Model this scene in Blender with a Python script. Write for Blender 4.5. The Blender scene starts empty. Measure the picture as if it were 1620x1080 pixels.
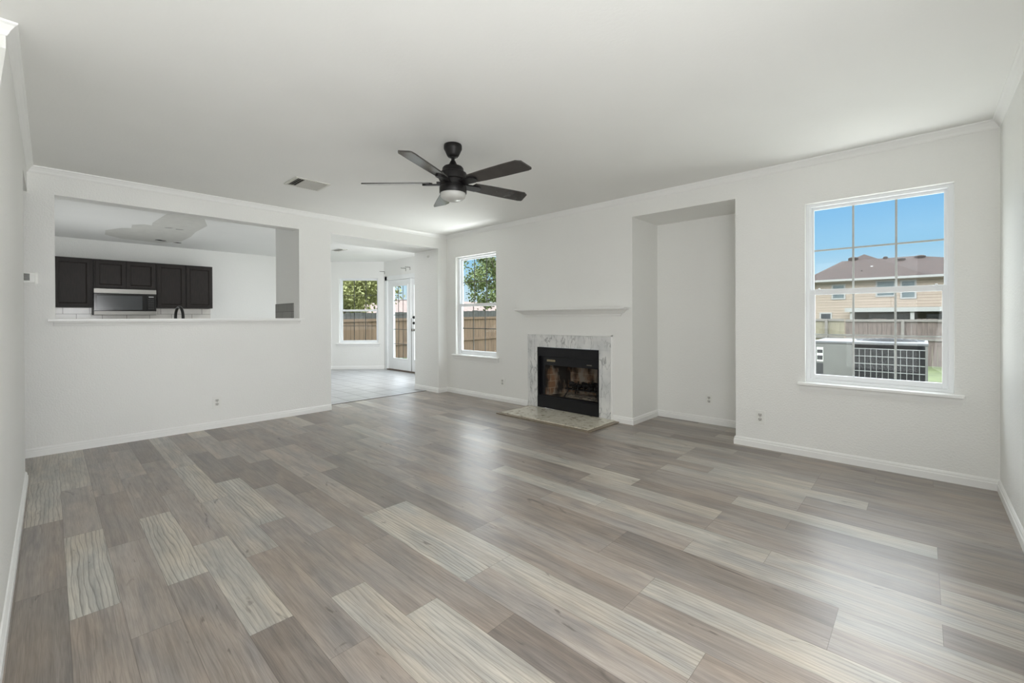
import bpy, bmesh, math, random
from mathutils import Vector, Matrix
random.seed(7)
SC = bpy.context.scene
COL = SC.collection
R = math.radians

# ---------------------------------------------------------------- camera
H = 2.44
XA, YB, XR, YL = -5.427, 4.276, 0.3736, -0.124      # left wall, fireplace wall, right wall, near-left wall
cd = bpy.data.cameras.new('camera'); cam = bpy.data.objects.new('camera', cd); COL.objects.link(cam)
FPX, CY = 688.85, 505.51
cd.sensor_width = 36.0; cd.lens = FPX / 1620 * 36.0; cd.clip_start = 0.02; cd.clip_end = 300
cd.shift_y = (CY - 540) / 1620.0
yaw, pitch, roll = 0.755432, -0.0040148, -0.0037985
fw = Vector((-math.sin(yaw) * math.cos(pitch), math.cos(yaw) * math.cos(pitch), math.sin(pitch)))
rt = Vector((math.cos(yaw), math.sin(yaw), 0)); up = rt.cross(fw)
r2 = rt * math.cos(roll) + up * math.sin(roll); u2 = -rt * math.sin(roll) + up * math.cos(roll)
cam.matrix_world = Matrix(((r2.x, u2.x, -fw.x, 0), (r2.y, u2.y, -fw.y, 0), (r2.z, u2.z, -fw.z, 1.15067), (0, 0, 0, 1)))
SC.camera = cam

# ---------------------------------------------------------------- world, sun, fill, exposure
SC.view_settings.view_transform = 'Standard'; SC.view_settings.look = 'None'
SC.view_settings.gamma = 1.0; SC.view_settings.use_curve_mapping = False
SC.view_settings.exposure = 0.0
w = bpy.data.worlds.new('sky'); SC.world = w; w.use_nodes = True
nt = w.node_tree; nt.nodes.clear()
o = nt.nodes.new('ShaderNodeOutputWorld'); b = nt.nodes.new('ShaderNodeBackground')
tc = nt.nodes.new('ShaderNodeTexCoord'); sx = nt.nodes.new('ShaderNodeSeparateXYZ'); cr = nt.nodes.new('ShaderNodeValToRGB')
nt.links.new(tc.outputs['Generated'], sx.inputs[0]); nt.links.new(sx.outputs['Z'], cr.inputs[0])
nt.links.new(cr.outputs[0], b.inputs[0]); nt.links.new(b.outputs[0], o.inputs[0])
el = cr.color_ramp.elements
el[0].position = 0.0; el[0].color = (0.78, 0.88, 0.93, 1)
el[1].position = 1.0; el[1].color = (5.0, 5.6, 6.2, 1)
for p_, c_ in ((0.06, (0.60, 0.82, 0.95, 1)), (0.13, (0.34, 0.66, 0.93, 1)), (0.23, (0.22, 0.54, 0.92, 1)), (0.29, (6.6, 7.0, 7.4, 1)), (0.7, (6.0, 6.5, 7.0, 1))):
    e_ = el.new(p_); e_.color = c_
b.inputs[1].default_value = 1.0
sd = bpy.data.lights.new('sun', 'SUN'); sd.energy = 0.7; sd.angle = R(3); sd.color = (1, 0.95, 0.88)
so = bpy.data.objects.new('sun', sd); COL.objects.link(so)
so.rotation_euler = Vector((0.25, 0.62, -0.74)).to_track_quat('-Z', 'Y').to_euler()

def area(name, loc, direction, sx_, sy_, power, color=(1, 1, 1), spread=180):
    d = bpy.data.lights.new(name, 'AREA'); d.shape = 'RECTANGLE'; d.size = sx_; d.size_y = sy_
    d.energy = power; d.color = color; d.spread = R(spread)
    ob = bpy.data.objects.new(name, d); COL.objects.link(ob); ob.location = loc
    ob.rotation_euler = Vector(direction).to_track_quat('-Z', 'Y').to_euler()
    return ob
SC.cycles.max_bounces = 16; SC.cycles.diffuse_bounces = 10; SC.cycles.transparent_max_bounces = 16
FILL_TINT = (0.972, 0.988, 1.0)
area('side_fill', (XR - 0.01, 1.3, 1.35), (-1.0, 0.12, 0.1), 2.8, 1.9, 85, FILL_TINT)  # added out-of-frame fill on the solid right wall, no window there
area('side_fill_beam', (XR - 0.012, 1.0, 1.1), (-1.0, 0.1, 0.04), 2.4, 1.4, 13, FILL_TINT, 60)  # added narrow fill aimed across the room at the kitchen wall
area('rear_fill', (-1.3, -1.2, 1.2), (-0.3, 1.0, 0.0), 2.6, 1.9, 38, FILL_TINT)  # unseen fill panel added behind the camera
area('kitchen_fill_up', (-7.6, 0.2, 1.0), (0.0, 0.5, 1.0), 2.0, 1.0, 10, FILL_TINT)  # added fill for the kitchen ceiling, out of sight below the ledge
area('kitchen_fill_down', (-7.1, 2.8, 2.42), (0, 0, -1), 0.6, 0.6, 19, FILL_TINT)  # added fill out of sight behind the partition, not a real fixture
area('breakfast_fill', (-6.3, 4.55, 1.3), (-1.0, -0.55, 0.15), 0.7, 1.9, 37, FILL_TINT)  # added fill panel out of sight behind the pier
# added lamps imitating ground bounce, outside the two windows of the fireplace wall
area('bounce_fill_1', (-0.27, 4.9, 0.35), (0, -0.66, 0.72), 1.6, 0.7, 44, FILL_TINT)
area('bounce_fill_2', (-4.77, 5.25, 0.25), (0, -0.70, 0.68), 1.8, 0.9, 105, FILL_TINT)

# ---------------------------------------------------------------- materials
def s2l(c):
    return tuple(((v / 255) / 12.92 if v / 255 <= 0.04045 else (((v / 255) + 0.055) / 1.055) ** 2.4) for v in c)
MATS = {}
def mat(name, rgb, rough=0.5, metal=0.0, spec=0.5, bump=None, noise=None, emit=None, stretch=None):
    m = bpy.data.materials.new(name); m.use_nodes = True; MATS[name] = m
    t = m.node_tree; p = t.nodes['Principled BSDF']; c = s2l(rgb)
    p.inputs['Base Color'].default_value = (*c, 1); p.inputs['Roughness'].default_value = rough
    p.inputs['Metallic'].default_value = metal; p.inputs['Specular IOR Level'].default_value = spec
    co = t.nodes.new('ShaderNodeTexCoord'); src = co.outputs['Object']
    if stretch:
        mp = t.nodes.new('ShaderNodeMapping'); mp.inputs['Scale'].default_value = stretch
        t.links.new(src, mp.inputs[0]); src = mp.outputs[0]
    if noise:   # (scale, amount, detail)
        n = t.nodes.new('ShaderNodeTexNoise'); n.inputs['Scale'].default_value = noise[0]; n.inputs['Detail'].default_value = noise[2]
        t.links.new(src, n.inputs[0])
        mx = t.nodes.new('ShaderNodeMix'); mx.data_type = 'RGBA'
        a = noise[1]
        mx.inputs['A'].default_value = (*[max(0, v * (1 - a)) for v in c], 1); mx.inputs['B'].default_value = (*[min(1, v * (1 + a)) for v in c], 1)
        mr = t.nodes.new('ShaderNodeMapRange'); mr.inputs[1].default_value = 0.3; mr.inputs[2].default_value = 0.7
        t.links.new(n.outputs[0], mr.inputs[0]); t.links.new(mr.outputs[0], mx.inputs[0]); t.links.new(mx.outputs['Result'], p.inputs['Base Color'])
    if bump:    # (scale, strength, distance)
        n = t.nodes.new('ShaderNodeTexNoise'); n.inputs['Scale'].default_value = bump[0]; n.inputs['Detail'].default_value = 2
        bn = t.nodes.new('ShaderNodeBump'); bn.inputs['Strength'].default_value = bump[1]; bn.inputs['Distance'].default_value = bump[2]
        t.links.new(src, n.inputs[0]); t.links.new(n.outputs[0], bn.inputs['Height']); t.links.new(bn.outputs[0], p.inputs['Normal'])
    if emit:
        p.inputs['Emission Color'].default_value = (*s2l(rgb), 1); p.inputs['Emission Strength'].default_value = emit
    return m
mat('wall_paint', (233, 233, 230), 0.55, bump=(80, 0.5, 0.005), noise=(1.3, 0.012, 2))
mat('ceiling_paint', (233, 233, 230), 0.7, bump=(60, 0.25, 0.003), noise=(2, 0.01, 2))
mat('white_trim', (238, 238, 236), 0.35, noise=(3, 0.01, 2))
mat('window_vinyl', (236, 238, 240), 0.35, noise=(5, 0.012, 2))
mat('door_paint', (234, 236, 236), 0.35, noise=(4, 0.012, 2))
mat('caming', (92, 90, 86), 0.35, 0.6, noise=(30, 0.1, 2))
mat('grille_white', (196, 196, 194), 0.4, noise=(30, 0.05, 2))
mat('grille_dark', (84, 82, 76), 0.45, noise=(30, 0.1, 2))
mat('ceiling_patch', (206, 205, 199), 0.85, noise=(9, 0.04, 4), bump=(25, 0.3, 0.003))
mat('hole_dark', (45, 42, 38), 0.9, noise=(40, 0.3, 2))
mat('cabinet_espresso', (33, 27, 24), 0.45, 0.0, 0.3, stretch=(26, 26, 3), noise=(3, 0.32, 5), bump=(4, 0.3, 0.001))
mat('stainless', (140, 138, 134), 0.34, 0.9, stretch=(1, 1, 60), noise=(6, 0.05, 2))
mat('black_gloss', (22, 22, 24), 0.1, noise=(4, 0.1, 1))
mat('micro_glass', (66, 68, 70), 0.12, noise=(4, 0.05, 1))
mat('panel_grey', (88, 88, 88), 0.4, noise=(80, 0.1, 1))
mat('panel_print', (150, 150, 150), 0.4, noise=(80, 0.1, 1))
mat('matte_black', (24, 23, 22), 0.38, 0.2, noise=(12, 0.12, 2))
mat('fan_bronze', (28, 26, 26), 0.42, 0.4, noise=(12, 0.12, 2))
mat('fan_blade', (62, 59, 57), 0.16, stretch=(2, 2, 2), noise=(6, 0.12, 4))
mat('opal_glass', (190, 190, 186), 0.25, noise=(3, 0.01, 1))
mat('plate_white', (232, 232, 228), 0.35, noise=(10, 0.01, 1))
mat('plate_grey', (206, 205, 200), 0.4, noise=(10, 0.01, 1))
mat('slot_dark', (40, 37, 34), 0.6, noise=(60, 0.1, 1))
mat('lcd_grey', (84, 86, 78), 0.2, noise=(60, 0.12, 1))
mat('vent_metal', (214, 213, 206), 0.45, noise=(12, 0.03, 1))
mat('duct_dark', (70, 68, 62), 0.8, noise=(12, 0.2, 1))
mat('chrome', (190, 190, 190), 0.15, 1.0, noise=(12, 0.03, 1))
mat('brushed_nickel', (120, 116, 110), 0.3, 0.9, noise=(12, 0.05, 1))
mat('firebox_black', (22, 22, 26), 0.35, 0.3, noise=(14, 0.15, 3), bump=(120, 0.1, 0.001))
mat('iron', (30, 27, 25), 0.7, 0.3, noise=(25, 0.35, 3), bump=(60, 0.6, 0.004))
mat('ash', (120, 112, 102), 0.95, noise=(30, 0.4, 4), bump=(40, 0.7, 0.01))
mat('label_metal', (150, 138, 112), 0.4, 0.4, noise=(120, 0.4, 3))
mat('hearth_strip', (138, 126, 110), 0.45, noise=(20, 0.12, 2))
mat('threshold', (88, 80, 72), 0.5, 0.2, noise=(20, 0.15, 2))
mat('door_sweep', (96, 84, 74), 0.6, noise=(20, 0.15, 2))
mat('ac_cabinet', (104, 104, 101), 0.5, 0.2, noise=(2.2, 0.16, 3))
mat('ac_top', (96, 97, 99), 0.4, 0.3, noise=(4, 0.12, 3))
mat('ac_coil', (30, 31, 33), 0.7, 0.1, noise=(5, 0.3, 3))
mat('ac_wire', (140, 142, 140), 0.5, 0.1, noise=(20, 0.1, 2))
mat('label_dark', (48, 48, 50), 0.5, noise=(90, 0.4, 2))
mat('label_light', (206, 206, 200), 0.5, noise=(90, 0.15, 2))
mat('fence_beige', (125, 118, 100), 0.85, stretch=(9, 9, 1.2), noise=(2, 0.16, 4))
mat('fence_weathered', (98, 87, 81), 0.9, stretch=(10, 10, 1.2), noise=(2.2, 0.34, 5))
mat('fence_brown', (104, 86, 68), 0.9, stretch=(10, 10, 1.0), noise=(1.6, 0.26, 5))
mat('fence_rail', (114, 109, 103), 0.85, stretch=(1.5, 8, 8), noise=(2, 0.18, 4))
mat('fence_shadow_grey', (67, 67, 63), 0.9, stretch=(6, 6, 2), noise=(2, 0.25, 4))  # shade on the side fence's top course put into a dark grey
mat('grass', (77, 85, 50), 0.95, noise=(2.5, 0.3, 6), bump=(30, 0.8, 0.03))
mat('concrete', (176, 172, 164), 0.9, noise=(8, 0.1, 4))
mat('house_trim', (141, 140, 136), 0.6, noise=(5, 0.02, 1))
mat('house_glass', (90, 99, 100), 0.15, noise=(1.2, 0.2, 2))
mat('house_glass_dark', (48, 52, 55), 0.15, noise=(1.2, 0.3, 2))
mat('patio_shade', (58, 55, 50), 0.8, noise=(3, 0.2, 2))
mat('vent_brown', (46, 36, 31), 0.8, noise=(12, 0.15, 2))
mat('leaf_green', (84, 96, 46), 0.6, noise=(1.4, 0.35, 4))
mat('leaf_yellow', (128, 130, 78), 0.6, noise=(1.2, 0.35, 4))
mat('bark', (94, 82, 70), 0.9, stretch=(8, 8, 2), noise=(3, 0.25, 4))
mat('stucco', (129, 122, 115), 0.9, noise=(2, 0.05, 3))
mat('wood_brown', (92, 72, 54), 0.8, noise=(12, 0.2, 3))
mat('flower_red', (196, 92, 90), 0.7, noise=(12, 0.2, 3))

def nodes(name, rough=0.5):
    m = bpy.data.materials.new(name); m.use_nodes = True; MATS[name] = m
    t = m.node_tree; p = t.nodes['Principled BSDF']; p.inputs['Roughness'].default_value = rough
    return t, p
def N(t, kind, **kw):
    n = t.nodes.new(kind)
    for k, v in kw.items(): setattr(n, k, v)
    return n
def ramp(t, src, stops):
    r = N(t, 'ShaderNodeValToRGB'); e = r.color_ramp.elements
    while len(e) < len(stops): e.new(0.5)
    for i, (p_, c_) in enumerate(stops):
        e[i].position = p_; e[i].color = (*c_, 1) if len(c_) == 3 else c_
    t.links.new(src, r.inputs[0]); return r.outputs[0]
def mixc(t, f, a_, b_, blend='MIX'):
    m = N(t, 'ShaderNodeMix', data_type='RGBA', blend_type=blend)
    if isinstance(f, float): m.inputs[0].default_value = f
    else: t.links.new(f, m.inputs[0])
    for s, k in ((a_, 'A'), (b_, 'B')):
        if isinstance(s, tuple): m.inputs[k].default_value = (*s, 1)
        else: t.links.new(s, m.inputs[k])
    return m.outputs['Result']
def mth(t, op, a_, b_=None):
    m = N(t, 'ShaderNodeMath', operation=op)
    for i, s in enumerate((a_, b_)):
        if s is None: continue
        if isinstance(s, (int, float)): m.inputs[i].default_value = s
        else: t.links.new(s, m.inputs[i])
    return m.outputs[0]

# vinyl plank floor: per-plank tone comes from a mesh attribute, grain from noise stretched along the plank
t, p = nodes('vinyl_plank', 0.33)
at = N(t, 'ShaderNodeAttribute', attribute_name='plank'); sp = N(t, 'ShaderNodeSeparateColor'); t.links.new(at.outputs['Color'], sp.inputs[0])
tone, rnd, fig = sp.outputs[0], sp.outputs[1], sp.outputs[2]
uv = N(t, 'ShaderNodeTexCoord').outputs['UV']
su = N(t, 'ShaderNodeSeparateXYZ'); t.links.new(uv, su.inputs[0])
off = mth(t, 'MULTIPLY', rnd, 57.0)
def vec(xs, ys):
    c = N(t, 'ShaderNodeCombineXYZ'); t.links.new(mth(t, 'MULTIPLY', su.outputs[0], xs), c.inputs[0])
    t.links.new(mth(t, 'MULTIPLY', su.outputs[1], ys), c.inputs[1]); t.links.new(off, c.inputs[2]); return c.outputs[0]
def noise(v, sc, det=4, dist=0.0):
    n = N(t, 'ShaderNodeTexNoise'); n.inputs['Scale'].default_value = sc; n.inputs['Detail'].default_value = det
    n.inputs['Distortion'].default_value = dist; t.links.new(v, n.inputs[0]); return n.outputs[0]
g1 = noise(vec(1.1, 34.0), 1.6, 8, 0.5); g2 = noise(vec(1.5, 7.0), 1.7, 5, 0.8); g3 = noise(vec(7.0, 230.0), 1.5, 4)
base = ramp(t, tone, [(0.0, s2l((122, 114, 108))), (0.35, s2l((147, 138, 131))), (0.6, s2l((161, 153, 146))), (1.0, s2l((184, 180, 171)))])
base = mixc(t, 1.0, base, ramp(t, g1, [(0.26, (0.78, 0.78, 0.79)), (0.5, (0.99, 0.99, 0.99)), (0.70, (1.10, 1.10, 1.10))]), 'MULTIPLY')
base = mixc(t, 1.0, base, ramp(t, g2, [(0.3, (0.78, 0.79, 0.81)), (0.5, (0.98, 0.97, 0.96)), (0.70, (1.16, 1.14, 1.11))]), 'MULTIPLY')
g4 = noise(vec(0.9, 3.0), 2.2, 3)
base = mixc(t, 1.0, base, ramp(t, g4, [(0.35, (0.97, 1.0, 1.03)), (0.65, (1.04, 1.0, 0.95))]), 'MULTIPLY')
base = mixc(t, 1.0, base, ramp(t, g3, [(0.35, (0.84, 0.84, 0.84)), (0.6, (1.06, 1.06, 1.06))]), 'MULTIPLY')
# cathedral figure
wv = N(t, 'ShaderNodeTexWave', wave_type='BANDS', bands_direction='Y', wave_profile='SAW'); wv.inputs['Scale'].default_value = 2.4
wv.inputs['Distortion'].default_value = 9.0; wv.inputs['Detail'].default_value = 2.5; wv.inputs['Detail Scale'].default_value = 0.7
t.links.new(vec(1.5, 7.0), wv.inputs[0])
fg = ramp(t, wv.outputs[1], [(0.0, (0.52, 0.51, 0.5)), (0.3, (0.98, 0.98, 0.98)), (1.0, (1.04, 1.04, 1.04))])
base = mixc(t, fig, base, mixc(t, 1.0, base, fg, 'MULTIPLY'))
# dark knots / cracks
kn = noise(vec(4.0, 16.0), 1.0, 5, 1.6)
base = mixc(t, ramp(t, kn, [(0.66, (0, 0, 0)), (0.74, (0.6, 0.6, 0.6))]), base, s2l((72, 66, 62)))
# bevelled joints
ex = mth(t, 'MINIMUM', su.outputs[0], mth(t, 'SUBTRACT', 0.915, su.outputs[0])); ey = mth(t, 'MINIMUM', su.outputs[1], mth(t, 'SUBTRACT', 0.149, su.outputs[1]))
jt = mth(t, 'LESS_THAN', mth(t, 'MINIMUM', ex, ey), 0.0009)
base = mixc(t, mth(t, 'MULTIPLY', jt, 0.55), base, s2l((70, 62, 56)))
t.links.new(base, p.inputs['Base Color'])
bn = N(t, 'ShaderNodeBump'); bn.inputs['Strength'].default_value = 0.05; bn.inputs['Distance'].default_value = 0.001
t.links.new(mth(t, 'ADD', g1, g3), bn.inputs['Height']); t.links.new(bn.outputs[0], p.inputs['Normal'])
t.links.new(mth(t, 'ADD', mth(t, 'MULTIPLY', g1, 0.08), 0.30), p.inputs['Roughness'])

def grid_tile(name, c1, c2, grout, tw, th_, offset, mortar, rough, swiz=None, rot=0.0, shift=(0, 0)):
    t, p = nodes(name, rough)
    co = N(t, 'ShaderNodeTexCoord').outputs['Object']
    s = N(t, 'ShaderNodeSeparateXYZ'); t.links.new(co, s.inputs[0]); c = N(t, 'ShaderNodeCombineXYZ')
    a_, b_ = swiz or (0, 1)
    t.links.new(mth(t, 'ADD', s.outputs[a_], shift[0]), c.inputs[0]); t.links.new(mth(t, 'ADD', s.outputs[b_], shift[1]), c.inputs[1])
    br = N(t, 'ShaderNodeTexBrick', offset=offset, squash=1.0); br.inputs['Scale'].default_value = 1.0
    br.inputs['Brick Width'].default_value = tw; br.inputs['Row Height'].default_value = th_; br.inputs['Mortar Size'].default_value = mortar
    br.inputs['Mortar Smooth'].default_value = 0.1
    br.inputs['Color1'].default_value = (*s2l(c1), 1); br.inputs['Color2'].default_value = (*s2l(c2), 1); br.inputs['Mortar'].default_value = (*s2l(grout), 1)
    t.links.new(c.outputs[0], br.inputs[0])
    n = N(t, 'ShaderNodeTexNoise'); n.inputs['Scale'].default_value = 6; n.inputs['Detail'].default_value = 4; t.links.new(co, n.inputs[0])
    cc = mixc(t, 1.0, br.outputs[0], ramp(t, n.outputs[0], [(0.3, (0.92, 0.92, 0.92)), (0.7, (1.04, 1.04, 1.04))]), 'MULTIPLY')
    t.links.new(cc, p.inputs['Base Color'])
    bn = N(t, 'ShaderNodeBump', invert=True); bn.inputs['Strength'].default_value = 0.4; bn.inputs['Distance'].default_value = 0.002
    t.links.new(br.outputs['Fac'], bn.inputs['Height']); t.links.new(bn.outputs[0], p.inputs['Normal'])
    return t, p
grid_tile('ceramic_floor', (176, 177, 178), (168, 169, 171), (92, 91, 90), 0.295, 0.295, 0.0, 0.006, 0.3, shift=(0.02, 0.09))
grid_tile('subway_x', (226, 222, 216), (218, 213, 206), (128, 120, 110), 0.30, 0.10, 0.5, 0.003, 0.15, swiz=(1, 2), shift=(0.16, 0.06))
grid_tile('subway_shaded', (150, 150, 146), (138, 138, 134), (86, 86, 82), 0.30, 0.10, 0.5, 0.003, 0.3, swiz=(0, 2), shift=(0.1, 0.06))  # darker copy of the backsplash tile, the end wall's shade coloured in
grid_tile('shingles', (58, 44, 38), (50, 38, 33), (42, 32, 28), 0.35, 0.16, 0.5, 0.01, 0.95, swiz=(0, 2))
grid_tile('shingles_side', (121, 105, 97), (114, 97, 90), (99, 84, 78), 0.35, 0.16, 0.5, 0.01, 0.95, swiz=(1, 2))
grid_tile('lap_siding', (150, 136, 121), (146, 132, 117), (108, 94, 80), 12.0, 0.19, 0.0, 0.012, 0.8, swiz=(0, 2))
# stone: marble and granite
t, p = nodes('marble', 0.18)
co = N(t, 'ShaderNodeTexCoord').outputs['Object']
def veins(sc, dist, rot_, lo, hi):
    mp = N(t, 'ShaderNodeMapping'); mp.inputs['Rotation'].default_value = rot_; mp.inputs['Scale'].default_value = (1, 1, 0.32); t.links.new(co, mp.inputs[0])
    n = N(t, 'ShaderNodeTexNoise'); n.inputs['Scale'].default_value = sc; n.inputs['Detail'].default_value = 7; n.inputs['Distortion'].default_value = dist
    t.links.new(mp.outputs[0], n.inputs[0])
    return ramp(t, mth(t, 'ABSOLUTE', mth(t, 'SUBTRACT', n.outputs[0], 0.5)), [(lo, (1, 1, 1)), (hi, (0, 0, 0))])
n0 = N(t, 'ShaderNodeTexNoise'); n0.inputs['Scale'].default_value = 4; n0.inputs['Detail'].default_value = 5; t.links.new(co, n0.inputs[0])
cc = ramp(t, n0.outputs[0], [(0.3, s2l((198, 200, 200))), (0.65, s2l((226, 226, 224)))])
cc = mixc(t, mth(t, 'MULTIPLY', veins(4.6, 0.35, (0, 0.7, 0), 0.0, 0.012), 0.7), cc, s2l((118, 120, 122)))
cc = mixc(t, mth(t, 'MULTIPLY', veins(11, 0.3, (0.4, 2.5, 0.3), 0.0, 0.022), 0.4), cc, s2l((140, 142, 144)))
t.links.new(cc, p.inputs['Base Color'])
t, p = nodes('granite', 0.16)
co = N(t, 'ShaderNodeTexCoord').outputs['Object']
v1 = N(t, 'ShaderNodeTexVoronoi'); v1.inputs['Scale'].default_value = 70; t.links.new(co, v1.inputs[0])
n1 = N(t, 'ShaderNodeTexNoise'); n1.inputs['Scale'].default_value = 22; n1.inputs['Detail'].default_value = 6; t.links.new(co, n1.inputs[0])
cc = ramp(t, n1.outputs[0], [(0.3, s2l((138, 130, 114))), (0.42, s2l((204, 198, 182))), (0.7, s2l((222, 217, 204)))])
cc = mixc(t, ramp(t, v1.outputs['Distance'], [(0.1, (0.35, 0.35, 0.35)), (0.3, (0, 0, 0))]), cc, s2l((112, 102, 88)))
t.links.new(cc, p.inputs['Base Color'])
# firebrick with soot
def firebrick(name, swiz, soot_c, tan, seed):
    t, p = nodes(name, 0.9)
    co = N(t, 'ShaderNodeTexCoord').outputs['Object']
    s = N(t, 'ShaderNodeSeparateXYZ'); t.links.new(co, s.inputs[0]); c = N(t, 'ShaderNodeCombineXYZ')
    t.links.new(s.outputs[swiz], c.inputs[0]); t.links.new(s.outputs[2], c.inputs[1])
    br = N(t, 'ShaderNodeTexBrick'); br.inputs['Scale'].default_value = 1; br.inputs['Brick Width'].default_value = 0.23; br.inputs['Row Height'].default_value = 0.085
    br.inputs['Mortar Size'].default_value = 0.0025; br.inputs['Color1'].default_value = (*s2l(tan), 1); br.inputs['Color2'].default_value = (*[v * 0.85 for v in s2l(tan)], 1)
    br.inputs['Mortar'].default_value = (*s2l((176, 158, 136)), 1); t.links.new(c.outputs[0], br.inputs[0])
    mp = N(t, 'ShaderNodeMapping'); mp.inputs['Location'].default_value = (seed, seed * 2, 0); mp.inputs['Rotation'].default_value = (0, 0.5, 0); mp.inputs['Scale'].default_value = (3, 3, 1.4); t.links.new(co, mp.inputs[0])
    n = N(t, 'ShaderNodeTexNoise'); n.inputs['Scale'].default_value = 2.2; n.inputs['Detail'].default_value = 6; t.links.new(mp.outputs[0], n.inputs[0])
    soot = ramp(t, mth(t, 'ADD', n.outputs[0], mth(t, 'MULTIPLY', s.outputs[2], soot_c)), [(0.55, (0, 0, 0)), (0.68, (0.93, 0.93, 0.93))])
    n2 = N(t, 'ShaderNodeTexNoise'); n2.inputs['Scale'].default_value = 4.5; n2.inputs['Detail'].default_value = 6; t.links.new(mp.outputs[0], n2.inputs[0])
    cc = mixc(t, ramp(t, n2.outputs[0], [(0.42, (0, 0, 0)), (0.58, (0.85, 0.85, 0.85))]), br.outputs[0], s2l((158, 148, 134)))
    cc = mixc(t, soot, cc, s2l((26, 24, 23)))
    t.links.new(cc, p.inputs['Base Color'])
firebrick('firebrick_side', 1, 0.34, (136, 102, 76), 1.0)
firebrick('firebrick_back', 0, 0.26, (132, 104, 82), 3.3)
firebrick('firebrick_floor', 0, 0.2, (120, 104, 88), 5.1)
# window glass: mostly clear with a faint fresnel reflection
m = bpy.data.materials.new('clear_glass'); m.use_nodes = True; MATS['clear_glass'] = m
t = m.node_tree; t.nodes.clear(); out = N(t, 'ShaderNodeOutputMaterial'); tr = N(t, 'ShaderNodeBsdfTransparent'); gl = N(t, 'ShaderNodeBsdfGlossy')
tr.inputs[0].default_value = (0.96, 0.97, 0.965, 1); gl.inputs['Roughness'].default_value = 0.02
fr = N(t, 'ShaderNodeLayerWeight'); fr.inputs[0].default_value = 0.5; mx = N(t, 'ShaderNodeMixShader')
t.links.new(mth(t, 'ADD', mth(t, 'MULTIPLY', mth(t, 'POWER', fr.outputs['Facing'], 5.0), 0.5), 0.012), mx.inputs[0]); t.links.new(tr.outputs[0], mx.inputs[1]); t.links.new(gl.outputs[0], mx.inputs[2]); t.links.new(mx.outputs[0], out.inputs[0])

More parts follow.
